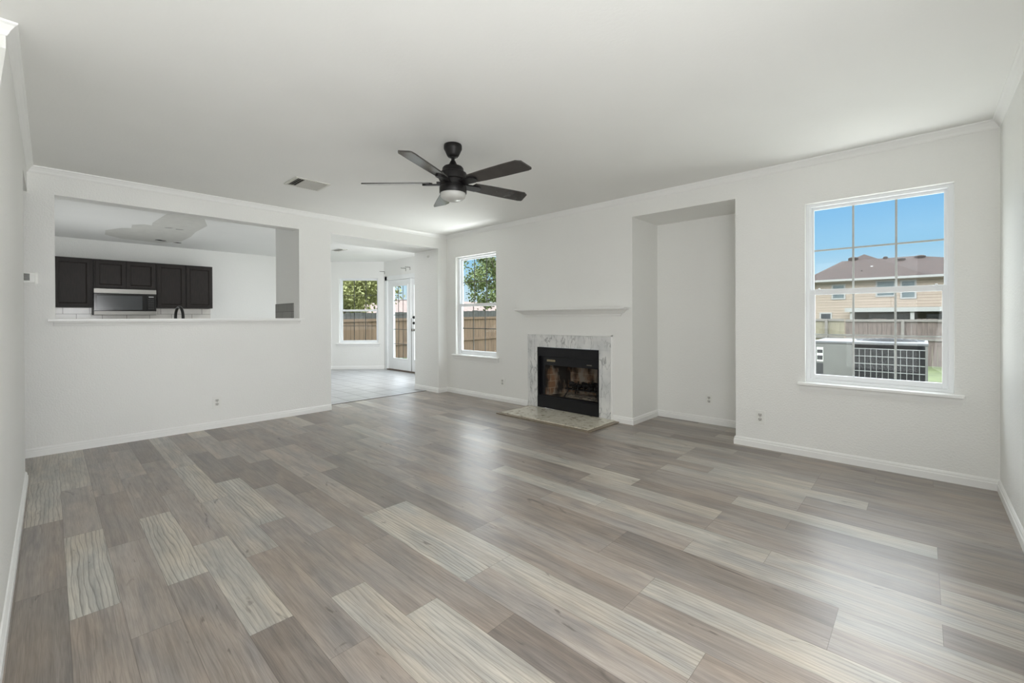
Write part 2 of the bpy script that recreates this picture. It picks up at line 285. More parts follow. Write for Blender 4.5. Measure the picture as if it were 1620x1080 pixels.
# ---------------------------------------------------------------- mesh helpers
class MB:
    def __init__(s, M=None): s.bm = bmesh.new(); s.M = M or Matrix.Identity(4)
    def box(s, x0, x1, y0, y1, z0, z1, bev=0.0):
        M = s.M @ Matrix.Translation(((x0 + x1) / 2, (y0 + y1) / 2, (z0 + z1) / 2)) @ Matrix.Diagonal((abs(x1 - x0), abs(y1 - y0), abs(z1 - z0), 1))
        r = bmesh.ops.create_cube(s.bm, size=1, matrix=M)
        if bev > 0:
            es = list({e for v in r['verts'] for e in v.link_edges})
            bmesh.ops.bevel(s.bm, geom=es, offset=bev, segments=2, affect='EDGES', profile=0.6)
        return s
    def face(s, pts): 
        try: return s.bm.faces.new([s.bm.verts.new(s.M @ Vector(q)) for q in pts])
        except ValueError: return None
    def prism(s, poly, ax, a, b_):          # poly in the other two axes (cyclic order), extruded along ax from a to b_
        def P(q, c):
            l = [q[0], q[1]]; l.insert(ax, c); return s.M @ Vector(l)
        A = [s.bm.verts.new(P(q, a)) for q in poly]; B = [s.bm.verts.new(P(q, b_)) for q in poly]
        s.bm.faces.new(A); s.bm.faces.new(B[::-1])
        n = len(poly)
        for i in range(n): s.bm.faces.new([A[i], B[i], B[(i + 1) % n], A[(i + 1) % n]])
        return s
    def tube(s, pts, r, seg=8, cap=True):
        pts = [Vector(q) for q in pts]; rings = []
        for i, q in enumerate(pts):
            d = (pts[min(i + 1, len(pts) - 1)] - pts[max(i - 1, 0)]).normalized()
            a_ = d.orthogonal().normalized() if i == 0 else (pa - d * pa.dot(d)).normalized()
            pa = a_; c = d.cross(a_); rr = r[i] if isinstance(r, (list, tuple)) else r
            rings.append([s.bm.verts.new(s.M @ (q + a_ * math.cos(k * math.tau / seg) * rr + c * math.sin(k * math.tau / seg) * rr)) for k in range(seg)])
        for A, B in zip(rings, rings[1:]):
            for k in range(seg): s.bm.faces.new([A[k], A[(k + 1) % seg], B[(k + 1) % seg], B[k]])
        if cap: s.bm.faces.new(rings[0][::-1]); s.bm.faces.new(rings[-1])
        return s
    def lathe(s, prof, seg=40, c=(0, 0, 0)):
        rings = []
        for r_, z in prof:
            if r_ < 1e-5: rings.append([s.bm.verts.new(s.M @ Vector((c[0], c[1], c[2] + z)))])
            else: rings.append([s.bm.verts.new(s.M @ Vector((c[0] + r_ * math.cos(k * math.tau / seg), c[1] + r_ * math.sin(k * math.tau / seg), c[2] + z))) for k in range(seg)])
        for A, B in zip(rings, rings[1:]):
            for k in range(seg):
                k2 = (k + 1) % seg
                f = [A[0 if len(A) == 1 else k]] + ([] if len(A) == 1 else [A[k2]]) + ([B[0]] if len(B) == 1 else [B[k2], B[k]])
                if len(f) >= 3: s.bm.faces.new(f)
        return s
    def sweep(s, path, prof):               # path: (x,y) list; prof: closed (offset to the left, z) list; mitred corners
        P = [Vector((q[0], q[1])) for q in path]; n = len(P); rings = []
        for i in range(n):
            d0 = (P[i] - P[i - 1]).normalized() if i else None; d1 = (P[i + 1] - P[i]).normalized() if i < n - 1 else None
            n0 = Vector((-d0.y, d0.x)) if d0 else None; n1 = Vector((-d1.y, d1.x)) if d1 else None
            if n0 is None: m_ = n1
            elif n1 is None: m_ = n0
            else: m_ = (n0 + n1) / (1 + n0.dot(n1))
            rings.append([s.bm.verts.new(s.M @ Vector((P[i].x + m_.x * a_, P[i].y + m_.y * a_, z))) for a_, z in prof])
        k = len(prof)
        for A, B in zip(rings, rings[1:]):
            for j in range(k): s.bm.faces.new([A[j], A[(j + 1) % k], B[(j + 1) % k], B[j]])
        s.bm.faces.new(rings[0][::-1]); s.bm.faces.new(rings[-1])
        return s
    def build(s, name, m, parent=None, smooth=False, loc=None):
        bmesh.ops.recalc_face_normals(s.bm, faces=s.bm.faces[:])
        me = bpy.data.meshes.new(name); 
        if loc is not None: bmesh.ops.translate(s.bm, verts=s.bm.verts[:], vec=-Vector(loc))
        s.bm.to_mesh(me); s.bm.free()
        me.materials.append(MATS[m])
        if smooth:
            for f in me.polygons: f.use_smooth = True
            try: me.set_sharp_from_angle(angle=R(40))
            except Exception: pass
        ob = bpy.data.objects.new(name, me); COL.objects.link(ob)
        if loc is not None: ob.location = loc
        if parent: ob.parent = parent
        return ob
def empty(name, loc=(0, 0, 0), rz=0.0):
    ob = bpy.data.objects.new(name, None); COL.objects.link(ob); ob.location = loc; ob.rotation_euler = (0, 0, rz); ob.empty_display_size = 0.1
    return ob
def tag(ob, label=None, cat=None, group=None, kind=None):
    if label: ob['label'] = label
    if cat: ob['category'] = cat
    if group: ob['group'] = group
    if kind: ob['kind'] = kind
    return ob
def struct(ob, label=None): return tag(ob, label, None, None, 'structure')
def kids(ob): return [c for c in bpy.data.objects if c.parent == ob]
def copy_tree(ob, parent=None):
    c = ob.copy(); COL.objects.link(c)
    if parent: c.parent = parent
    for k_ in kids(ob): copy_tree(k_, c)
    return c
def slab_holes(mb, ax, c0, c1, us, zs, holes):
    """wall slab normal to axis ax (0=X, 1=Y) between c0 and c1; us, zs break values; holes = set of (i,j) empty cells"""
    def P(c, u, z): return mb.M @ Vector((c, u, z) if ax == 0 else (u, c, z))
    V = {}
    def v(k, i, j):
        if (k, i, j) not in V: V[(k, i, j)] = mb.bm.verts.new(P((c0, c1)[k], us[i], zs[j]))
        return V[(k, i, j)]
    nu, nz = len(us) - 1, len(zs) - 1
    full = lambda i, j: 0 <= i < nu and 0 <= j < nz and (i, j) not in holes
    for i in range(nu):
        for j in range(nz):
            if not full(i, j): continue
            for k in (0, 1): mb.bm.faces.new([v(k, i, j), v(k, i + 1, j), v(k, i + 1, j + 1), v(k, i, j + 1)])
            if not full(i - 1, j): mb.bm.faces.new([v(0, i, j), v(1, i, j), v(1, i, j + 1), v(0, i, j + 1)])
            if not full(i + 1, j): mb.bm.faces.new([v(0, i + 1, j), v(1, i + 1, j), v(1, i + 1, j + 1), v(0, i + 1, j + 1)])
            if not full(i, j - 1): mb.bm.faces.new([v(0, i, j), v(1, i, j), v(1, i + 1, j), v(0, i + 1, j)])
            if not full(i, j + 1): mb.bm.faces.new([v(0, i, j + 1), v(1, i, j + 1), v(1, i + 1, j + 1), v(0, i + 1, j + 1)])

# ---------------------------------------------------------------- shell
# floors
bm = bmesh.new(); uvl = bm.loops.layers.uv.new('UVMap')
W_, L_ = 0.149, 0.915
offs = {-1: -2.69, 0: -2.37, 1: -2.07, 2: -2.37, 3: -2.69, 4: -2.37, 5: -2.69, 6: -2.37, 7: -2.07, 8: -2.37, 9: -2.37, 10: -2.69}
light = {(-1, -2): .93, (-1, -1): .35, (0, -3): .9, (0, -1): .98, (1, -1): .55, (2, -1): .98, (4, -2): .92, (4, -1): .8, (5, -1): .92, (6, 1): .9, (5, 1): .85,
         (8, 0): .95, (9, 1): .85, (7, 1): .1, (1, 1): .1, (3, 1): .12, (-1, 0): .22, (0, 0): .38, (0, -2): .55, (1, 0): .4, (1, -2): .3, (2, 0): .42, (2, 1): .92}
attr = []
rr = random.Random(11)
k = -9
while 0.045 + W_ * k < 4.9:
    y0 = 0.045 + W_ * k; y1 = y0 + W_
    o0 = offs.get(k, rr.choice((-2.37, -2.69, -2.07)))
    for n in range(-5, 5):
        x0 = o0 + L_ * n; x1 = x0 + L_
        a_, c_ = max(x0, -5.735), min(x1, XR + 0.1)
        if c_ <= a_: continue
        b0, b1 = max(y0, -1.35), min(y1, 4.9)
        f = bm.faces.new([bm.verts.new((x, y, 0)) for x, y in ((a_, b0), (c_, b0), (c_, b1), (a_, b1))])
        for lp in f.loops: lp[uvl].uv = (lp.vert.co.x - x0, lp.vert.co.y - y0)
        q = rr.random()
        tn = light.get((k, n), rr.choice((.15, .3, .35, .4, .42, .45, .5, .55, .6, .78)) if q < .86 else rr.uniform(.8, .95))
        if (k, n) in light and light[(k, n)] > .9: fg_ = 1.0
        else: fg_ = 0.55 if tn > .7 else rr.choice((0, .2, .35))
        attr.append((tn, q, fg_, 1))
    k += 1
me = bpy.data.meshes.new('floor'); bm.to_mesh(me); bm.free()
ca = me.attributes.new('plank', 'FLOAT_COLOR', 'FACE')
for i, v_ in enumerate(attr): ca.data[i].color = v_
me.materials.append(MATS['vinyl_plank'])
ob = bpy.data.objects.new('floor', me); COL.objects.link(ob); struct(ob, 'grey-brown wood-look plank floor of the living room')
m_ = MB(); m_.box(-5.735, XR + .15, -1.4, 4.9, -0.12, -0.003); m_.box(-9.9, -5.735, -1.4, 5.37, -0.12, -0.003); struct(m_.build('floor_slab', 'concrete'))
m_ = MB(); m_.face([(-9.9, -1.4, 0), (-5.735, -1.4, 0), (-5.735, 5.22, 0), (-8.92, 5.22, 0), (-9.9, 4.2, 0)]); struct(m_.build('floor_tile', 'ceramic_floor'), 'pale ceramic tile floor of the breakfast area')
m_ = MB(); m_.box(-5.747, -5.723, 2.43, 4.107, -0.002, 0.004, 0.0015); struct(m_.build('trim_threshold', 'threshold'))
# ceiling with overhang
m_ = MB(); m_.prism([(-10.2, -1.6), (XR + 0.5, -1.6), (XR + 0.5, 4.95), (-6.05, 4.95), (-6.35, 5.67), (-9.1, 5.67), (-10.2, 4.57)], 2, H, H + 0.15)
struct(m_.build('ceiling', 'ceiling_paint'), 'plain white ceiling over the living room and kitchen')
m_ = MB(); m_.prism([(-10.4, -1.8), (XR + 0.7, -1.8), (XR + 0.7, 5.1), (-6.25, 5.1), (-6.42, 5.82), (-9.2, 5.82), (-10.4, 4.6)], 2, H + 0.15, H + 0.22)
struct(m_.build('trim_roof_deck', 'house_trim'))
# fireplace wall (Y = YB) with two window openings, niche and firebox openings
T = 0.15
us = [-6.2, -5.211, -4.33, -3.575, -2.667, -2.257, -1.235, -0.703, 0.162, XR + T]
zs = [0, 0.6, 0.783, 2.08, 2.225, H]
holes = {(1, 1), (1, 2), (3, 0), (3, 1), (5, 0), (5, 1), (5, 2), (5, 3), (7, 1), (7, 2)}
m_ = MB(); slab_holes(m_, 1, YB, YB + T, us, zs, holes); struct(m_.build('wall_back', 'wall_paint'), 'white fireplace wall with two windows')
# niche
m_ = MB(); m_.box(-2.257 - .1, -2.257, YB + T, 4.883 + .1, 0, 2.225 + .1); m_.box(-1.235, -1.135, YB + T, 4.983, 0, 2.325)
m_.box(-2.257, -1.235, 4.883, 4.983, 0, 2.325); m_.box(-2.257, -1.235, YB + T, 4.883, 2.225, 2.325)
struct(m_.build('wall_niche', 'wall_paint'), 'white recessed niche right of the fireplace')
# right wall
m_ = MB(); m_.box(XR, XR + T, -1.25, YB, 0, H); struct(m_.build('wall_right', 'wall_paint'), 'white wall at the right edge')
m_ = MB(); m_.box(-9.9, XR + T, -1.4, -1.25, 0, H); struct(m_.build('wall_rear', 'wall_paint'))
# left wall (X = XA): pass-through and opening
m_ = MB()
TA = 0.17
slab_holes(m_, 0, XA - TA, XA, [-1.25, 0.034, 2.051, 2.43], [0, 1.135, 2.222, H], {(1, 1)})
m_.box(-6.21, XA - TA, 2.051, 2.43, 0, H)                     # thick partition end
m_.box(-6.06, XA, 2.43, 4.107, 2.222, H)                      # soffit over opening
m_.box(-6.06, XA, 4.107, YB, 0, H)                            # pier
struct(m_.build('wall_left', 'wall_paint'), 'white wall with the kitchen pass-through and breakfast opening')
# near-left wall with a doorway and a stair-like sloping top
m_ = MB()
m_.prism([(-4.62, 0), (-0.9, 0), (-0.9, 0.9), (-1.25, 0.95), (-2.9, 2.33), (-2.9, H), (XA, H), (XA, 2.218), (-4.62, 2.218)], 1, YL - 0.12, YL)
struct(m_.build('wall_near_left', 'wall_paint'), 'white wall at the left edge with a doorway beside the kitchen wall')
m_ = MB(); m_.box(-2.9 - .1, -2.9, -1.25, YL - 0.12, 0, H); struct(m_.build('wall_stair', 'wall_paint'))
# kitchen and breakfast shell
m_ = MB(); m_.box(-9.9, -9.757, -1.25, 4.387, 0, H); struct(m_.build('wall_kitchen', 'wall_paint'), 'white kitchen wall behind the dark cabinets')
dirn = Vector((1, 1, 0)).normalized()
Mn = Matrix.Translation((-9.757, 4.387, 0)) @ Matrix.Rotation(R(45), 4, 'Z')
LN = math.hypot(-8.92 + 9.757, 5.224 - 4.387)
m_ = MB(Mn); slab_holes(m_, 1, 0.0, T, [-0.06, 0.17, 1.05, LN + 0.06], [0, 0.6, 2.066, H], {(1, 1)}); struct(m_.build('wall_bay', 'wall_paint'), 'angled white wall of the breakfast bay with a window')
m_ = MB(); slab_holes(m_, 1, 5.224, 5.224 + T, [-8.92, -8.79, -7.09, -6.7], [0, 2.02, H], {(1, 0)})
struct(m_.build('wall_breakfast', 'wall_paint'), 'white breakfast wall around the glazed doors')
m_ = MB(); m_.prism([(-6.7, 5.224), (-6.06, 4.426), (-5.95, 4.426), (-6.6, 5.374), (-6.7, 5.374)], 2, 0, H); struct(m_.build('wall_bay_return', 'wall_paint'))
# baseboards, crown
bp = [(0, 0), (.014, 0), (.014, .046), (.0095, .052), (.010, .062), (.0045, .072), (0, .075)]
def baseboard(name, path):
    m_ = MB(); m_.sweep(path, bp); struct(m_.build(name, 'white_trim'))
baseboard('baseboard_right', [(XR, -1.24), (XR, YB), (-1.235, YB), (-1.235, 4.883), (-2.257, 4.883), (-2.257, YB), (-2.493, YB)])
baseboard('baseboard_back', [(-3.745, YB), (XA, YB), (XA, 4.107), (-6.06, 4.107)])
baseboard('baseboard_left', [(XA, 2.43), (XA, -1.24)])
baseboard('baseboard_near_left', [(-4.63, YL), (-0.9, YL)])
baseboard('baseboard_bay', [(-8.92, 5.224), (-9.757, 4.387), (-9.757, 1.0)])
cp = [(0, H), (.038, H), (.036, H - .008), (.028, H - .014), (.014, H - .034), (.009, H - .046), (.004, H - .054), (0, H - .056)]
m_ = MB(); m_.sweep([(XR, -1.24), (XR, YB), (XA, YB), (XA, YL), (-2.9, YL), (-2.9, -1.24)], cp); struct(m_.build('trim_1', 'white_trim'), 'white crown moulding round the living room ceiling')
# pass-through ledge with moulding under its nose
m_ = MB()
m_.box(XA - TA - 0.02, XA + 0.052, -0.013, 2.092, 1.136, 1.157, 0.004)
m_.M = Matrix.Identity(4)
mp_ = [(0, 1.093), (.016, 1.093), (.019, 1.102), (.026, 1.105), (.028, 1.114), (.034, 1.117), (.043, 1.124), (.048, 1.136), (0, 1.136)]
m_.sweep([(XA, 2.050), (XA, 0.020)], mp_)
struct(m_.build('trim_2', 'white_trim'), 'white moulded ledge of the kitchen pass-through')

# ---------------------------------------------------------------- windows
def window(name, M, width, z0, z1, inset, grille, sillw=0.05, label=None, ncol=3, sill_out=0.045):
    """local x along the wall, y outward, z up; opening from x=0 to width"""
    e = empty(name); e.matrix_world = M; struct(e, label)
    def part(n_, mb, m, par=e, sm=False): return mb.build(n_, m, par, sm)
    h = z1 - z0; zm = z0 + h * 0.505
    a_, d = inset, inset + 0.075
    mb = MB(); f = 0.024
    mb.box(0, f, a_, d, z0, z1); mb.box(width - f, width, a_, d, z0, z1); mb.box(f, width - f, a_, d, z1 - f, z1); mb.box(f, width - f, a_, d, z0, z0 + f)
    mb.box(f, f + .008, a_ + .01, a_ + .03, z0 + f, z1 - f); mb.box(width - f - .008, width - f, a_ + .01, a_ + .03, z0 + f, z1 - f)
    fr_ = part('window_frame', mb, 'window_vinyl')
    for nm, y0, y1, s0, s1, st, rb, rt_ in (('upper_sash', a_ + .044, a_ + .068, zm - .018, z1 - f, .020, .030, .022), ('lower_sash', a_ + .016, a_ + .040, z0 + f, zm + .022, .030, .040, .044)):
        x0, x1 = f + .004, width - f - .004
        mb = MB(); mb.box(x0, x0 + st, y0, y1, s0, s1, .002); mb.box(x1 - st, x1, y0, y1, s0, s1, .002)
        mb.box(x0 + st, x1 - st, y0, y1, s0, s0 + rb, .002); mb.box(x0 + st, x1 - st, y0, y1, s1 - rt_, s1, .002)
        sa = part(nm, mb, 'window_vinyl')
        ym = (y0 + y1) / 2; gx0, gx1, gz0, gz1 = x0 + st, x1 - st, s0 + rb, s1 - rt_
        mb = MB(); mb.box(gx0 - .003, gx1 + .003, ym - .002, ym + .002, gz0 - .003, gz1 + .003); part('pane', mb, 'clear_glass', sa)
        mb = MB(); g = .0065
        for i in range(1, ncol):
            xx = gx0 + (gx1 - gx0) * i / ncol; mb.box(xx - g, xx + g, ym + .003, ym + .009, gz0, gz1)
        zz = (gz0 + gz1) / 2; mb.box(gx0, gx1, ym + .0035, ym + .0085, zz - g, zz + g)
        part('muntin_grid', mb, grille, sa)
        if nm == 'lower_sash':
            for xx in (gx0 + .03, gx1 - .03):
                mb = MB(); mb.box(xx - .022, xx + .022, y0 - .012, y0 + .001, s1 - .012, s1 - .002, .002); mb.lathe([(0, 0), (.008, 0), (.008, .008), (.004, .012), (0, .012)], 12, (xx, y0 - .006, s1 - .003)); part('sash_lock', mb, 'window_vinyl', sa, True)
    mb = MB(); mb.box(-sillw, width + sillw, -sill_out, 0.0, z0 - .022, z0, .005); mb.box(0.0005, width - .0005, -.002, a_, z0 - .022, z0 + .001)
    part('window_sill', mb, 'white_trim')
    ap = [(0, z0 - .075), (.006, z0 - .075), (.012, z0 - .05), (.014, z0 - .03), (.022, z0 - .022), (0, z0 - .022)]
    mb = MB(); mb.sweep([(width + sillw - .012, 0), (-sillw + .012, 0)], ap); part('apron', mb, 'white_trim')
    return e
window('window_1', Matrix.Translation((-0.703, YB, 0)), 0.865, 0.612, 2.08, 0.05, 'grille_white', label='large white sash window looking onto the neighbouring house')
window('window_2', Matrix.Translation((-5.211, YB, 0)), 0.881, 0.600, 2.08, 0.05, 'grille_dark', sillw=.06, label='white sash window near the room corner')
window('window_3', Mn @ Matrix.Translation((0.17, 0, 0)), 0.88, 0.588, 2.066, 0.05, 'grille_dark', sillw=.05, label='white sash window in the breakfast bay')

# ---------------------------------------------------------------- glazed double door in the breakfast area
e = empty('door_1', (-8.79, 5.224, 0)); struct(e, 'white double door with narrow glazed panels in the breakfast area')
mb = MB()
for x0, x1 in ((-.075, 0.02), (1.68, 1.775)): mb.box(x0, x1, -.016, 0.0, 0, 2.095, .003)
mb.box(-.075, 1.775, -.016, 0.0, 2.0, 2.095, .003); mb.box(0.0, .018, 0, .15, 0, 2.02); mb.box(1.682, 1.70, 0, .15, 0, 2.02); mb.box(.018, 1.682, 0, .15, 2.0, 2.02)
mb.build('door_frame', 'door_paint', e)
mb = MB(); mb.box(.0, 1.70, -.02, .12, 0.0, .022, .004); mb.build('threshold', 'door_sweep', e)
def leaf(x0, x1, hinge_left):
    gx0, gx1, gz0, gz1 = (x0 + .21, x1 - .125, .275, 1.86) if hinge_left else (x0 + .125, x1 - .21, .275, 1.86)
    mb = MB(); y0, y1 = .02, .062
    mb.box(x0, gx0, y0, y1, .028, 1.995); mb.box(gx1, x1, y0, y1, .028, 1.995); mb.box(gx0, gx1, y0, y1, .028, gz0); mb.box(gx0, gx1, y0, y1, gz1, 1.995)
    lf = mb.build('door_leaf', 'door_paint', e)
    mb = MB(); q = .022
    mb.box(gx0 - q, gx0 + .006, y0 - .010, y0, gz0 - q, gz1 + q, .003); mb.box(gx1 - .006, gx1 + q, y0 - .010, y0, gz0 - q, gz1 + q, .003)
    mb.box(gx0, gx1, y0 - .010, y0, gz0 - q, gz0 + .006, .003); mb.box(gx0, gx1, y0 - .010, y0, gz1 - .006, gz1 + q, .003); mb.build('glazing_bead', 'door_paint', lf)
    mb = MB(); mb.box(gx0, gx1, .038, .043, gz0, gz1); mb.build('pane', 'clear_glass', lf)
    mb = MB()
    for i in (1, 2): xx = gx0 + (gx1 - gx0) * i / 3; mb.box(xx - .006, xx + .006, .030, .037, gz0, gz1)
    for i in range(1, 5): zz = gz0 + (gz1 - gz0) * i / 5; mb.box(gx0, gx1, .0305, .0365, zz - .006, zz + .006)
    mb.build('muntin_grid', 'caming', lf)
    return lf
lf1 = leaf(.022, .905, True); lf2 = leaf(.912, 1.678, False)
mb = MB(); mb.box(.875, .930, .004, .020, .03, 1.995, .003); mb.build('astragal', 'door_paint', lf1)
mb = MB(); mb.box(.9315, .936, .010, .022, .03, 1.15, .0005); mb.build('weatherstrip', 'grille_dark', lf2)
def knobset(z, kind):
    mb = MB(Matrix.Translation((1.03, .019, z)) @ Matrix.Rotation(R(90), 4, 'X'))
    if kind == 'deadbolt': mb.lathe([(0, 0), (.032, 0), (.030, .012), (.022, .02), (0, .022)], 20); mb.box(-.006, .006, -.02, .02, .018, .036, .003); m__ = 'matte_black'
    else: mb.lathe([(0, 0), (.032, 0), (.028, .008), (.012, .014), (.010, .03), (.022, .036), (.028, .05), (.022, .062), (0, .066)], 20); m__ = 'brushed_nickel'
    return mb.build(kind, m__, lf2, True)
knobset(1.17, 'deadbolt'); knobset(1.05, 'deadbolt'); knobset(.905, 'door_knob')

# ---------------------------------------------------------------- fireplace
e = empty('fireplace', (-3.12, YB, 0)); tag(e, 'built-in fireplace with veined marble surround and black metal front', 'fireplace')
def L(mb): mb.M = Matrix.Translation((3.12, -YB, 0)); return mb
x0, x1, ox0, ox1, zt, zo = -3.735, -2.512, -3.575, -2.667, .937, .783
mb = L(MB()); mb.box(x0, ox0 - .001, YB - .012, YB - .0005, .02, zo, .0015); mb.build('marble_leg', 'marble', e)
mb = L(MB()); mb.box(ox1 + .001, x1, YB - .012, YB - .0005, .02, zo, .0015); mb.build('marble_leg', 'marble', e)
mb = L(MB()); mb.box(x0, x1, YB - .012, YB - .0005, zo + .001, zt, .0015); mb.build('marble_header', 'marble', e)
mb = L(MB()); mb.box(x1 + .001, x1 + .017, YB - .016, YB - .0005, .02, zt + .016, .002); mb.box(x0 - .008, x0 - .001, YB - .014, YB - .0005, .02, zt + .016, .002); mb.box(x0 - .008, x1 + .017, YB - .016, YB - .0005, zt + .001, zt + .016, .002)
mb.build('edge_trim', 'white_trim', e)
mb = L(MB()); a_, c_ = ox0 + .003, ox1 - .003
mb.box(a_, c_, YB - .016, YB + .02, .668, zo - .003, .003); mb.build('top_panel', 'firebox_black', e)
mb = L(MB()); mb.prism([(YB + .002, .56), (YB + .05, .56), (YB + .05, .667), (YB + .012, .667)], 0, a_ + .09, c_ - .0005); hd = mb.build('hood', 'firebox_black', e)
mb = L(MB()); mb.box(-3.43, -3.30, YB + .0005, YB + .004, .605, .630, .001); mb.build('rating_plate', 'label_metal', hd)
mb = L(MB()); mb.box(-2.84, -2.77, YB - .0005, YB + .003, .590, .604, .001); mb.build('damper_tab', 'brushed_nickel', hd)
mb = L(MB()); mb.box(a_, c_, YB - .016, YB + .02, .022, .165, .003); mb.box(a_, c_, YB - .012, YB + .05, .166, .180, .002); mb.build('bottom_panel', 'firebox_black', e)
mb = L(MB()); mb.box(c_ - .014, c_, YB - .012, YB + .05, .165, .668, .002); mb.build('side_frame', 'firebox_black', e)
mb = L(MB()); mb.box(a_, a_ + .019, YB - .012, YB + .05, .165, .668, .002); mb.prism([(a_ + .018, YB + .03), (a_ + .09, YB + .03), (a_ + .09, YB + .05), (a_ + .018, YB + .05)], 2, .165, .667)
mb.build('side_frame', 'firebox_black', e)
# refractory
by0, by1 = YB + .051, YB + .44; bx0, bx1 = a_ + .09, c_ - .016; kx0, kx1 = bx0 + .10, bx1 - .12
mb = L(MB()); mb.face([(bx0, by0, .15), (bx0, by0, .62), (kx0, by1, .62), (kx0, by1, .15)]); mb.box(bx0 - .008, bx0 + .002, by0 - .012, by0, .15, .60); mb.build('left_firebrick', 'firebrick_side', e)
mb = L(MB()); mb.face([(bx1, by0, .15), (bx1, by0, .62), (kx1, by1, .62), (kx1, by1, .15)]); mb.box(bx1 - .002, bx1 + .010, by0 - .03, by0, .18, .56); mb.build('right_firebrick', 'firebrick_side', e)
mb = L(MB()); mb.face([(kx0, by1, .15), (kx1, by1, .15), (kx1, by1, .62), (kx0, by1, .62)]); mb.build('back_firebrick', 'firebrick_back', e)
mb = L(MB()); mb.face([(bx0, by0, .168), (bx1, by0, .168), (kx1, by1, .168), (kx0, by1, .168)]); mb.build('firebox_floor', 'firebrick_floor', e)
mb = L(MB()); mb.box(ox0 + .002, ox1 - .002, YB + .45, YB + .47, .02, .77); mb.box(ox0 + .002, ox0 + .012, YB + .152, YB + .45, .02, .77); mb.box(ox1 - .012, ox1 - .002, YB + .152, YB + .45, .02, .77); mb.box(ox0 + .002, ox1 - .002, YB + .05, YB + .45, .70, .77)
mb.build('firebox_shell', 'firebox_black', e)
# log grate standing in the firebox
g = empty('log_grate', (-2.985, YB + .22, .168)); tag(g, 'black iron log grate with charred lumps inside the fireplace', 'grate')
mb = MB()
for i in range(6):
    xx = -.20 + .08 * i; mb.tube([(xx, -.13, .165), (xx, -.125, .115), (xx, 0, .100), (xx, .10, .115), (xx, .115, .17)], .008, 8)
mb.tube([(-.25, -.10, .105), (.25, -.10, .105)], .009, 8); mb.tube([(-.25, .08, .108), (.25, .08, .108)], .009, 8); mb.build('basket', 'iron', g, True)
for sx_ in (-.2, .2):
    for sy_ in (-.10, .08):
        mb = MB(); mb.tube([(sx_, sy_, .10), (sx_ * 1.12, sy_ * 1.1, .05), (sx_ * 1.2, sy_ * 1.25, .005)], .008, 8); mb.build('leg', 'iron', g, True)
mb = MB(); rq = random.Random(3)
for i in range(34):
    c = Vector((rq.uniform(-.22, .22), rq.uniform(-.09, .08), .118 + rq.uniform(0, .055)))
    r_ = bmesh.ops.create_icosphere(mb.bm, subdivisions=1, radius=rq.uniform(.014, .034), matrix=Matrix.Translation(c) @ Matrix.Rotation(rq.random() * 6, 4, 'Z') @ Matrix.Diagonal((1.5, 1, .8, 1)))
    for v_ in r_['verts']: v_.co += Vector((rq.uniform(-1, 1), rq.uniform(-1, 1), rq.uniform(-1, 1))) * .005
tag(mb.build('charred_lumps', 'iron', g), kind='stuff')
mb = MB(); rq = random.Random(5)
for i in range(26):
    c = Vector((rq.uniform(-3.28, -2.8), rq.uniform(YB + .12, YB + .36), .168)); bmesh.ops.create_icosphere(mb.bm, subdivisions=1, radius=1, matrix=Matrix.Translation(c) @ Matrix.Diagonal((rq.uniform(.02, .07), rq.uniform(.02, .05), rq.uniform(.008, .022), 1)))
tag(mb.build('ash_heap', 'ash', None, True), 'grey ash scattered under the grate in the fireplace', 'ash', None, 'stuff')
# mantel shelf
mb = MB()
mb.box(-3.878, -2.285, YB - .125, YB - .0005, 1.246, 1.262, .004)
mpf = [(0, 1.164), (.010, 1.164), (.013, 1.172), (.020, 1.180), (.022, 1.192), (.040, 1.197), (.050, 1.206), (.075, 1.228), (.092, 1.236), (.105, 1.240), (.108, 1.246), (0, 1.246)]
P_ = [Vector((-2.41, YB)), Vector((-3.765, YB))]
# moulding with returned ends
def mantel_mould(mb, xl, xr, yw, prof):
    rings = []
    for (px_, dx) in ((xr, 0), (xr, 1), (xl, -1), (xl, 0)):
        ring = []
        for a_, z in prof:
            ring.append(mb.bm.verts.new((px_ + (a_ if px_ == xr else -a_), yw - (a_ if dx else 0.0005), z)))
        rings.append(ring)
    n = len(prof)
    for A, B in zip(rings, rings[1:]):
        for j in range(n):
            try: mb.bm.faces.new([A[j], A[(j + 1) % n], B[(j + 1) % n], B[j]])
            except ValueError: pass
mantel_mould(mb, -3.765, -2.40, YB, mpf)
bmesh.ops.remove_doubles(mb.bm, verts=mb.bm.verts[:], dist=1e-5)
tag(mb.build('mantel_shelf', 'white_trim'), 'white moulded mantel shelf on the wall above the fireplace', 'mantel shelf')
# hearth
e = empty('hearth', (-3.07, 3.99, 0)); tag(e, 'speckled beige granite hearth slab on the floor before the fireplace', 'hearth')
mb = MB(); mb.box(-.612, .612, -.268, .272, 0.001, .020, .003); mb.build('granite_slab', 'granite', e)
for nm, a_ in (('edge_strip', (-.66, .66, -.315, -.2695)), ('edge_strip', (-.66, -.6135, -.2690, .272)), ('edge_strip', (.6135, .66, -.2690, .272))):
    mb = MB(); mb.box(a_[0], a_[1], a_[2], a_[3], 0.001, .013, .004); mb.build(nm, 'hearth_strip', e)

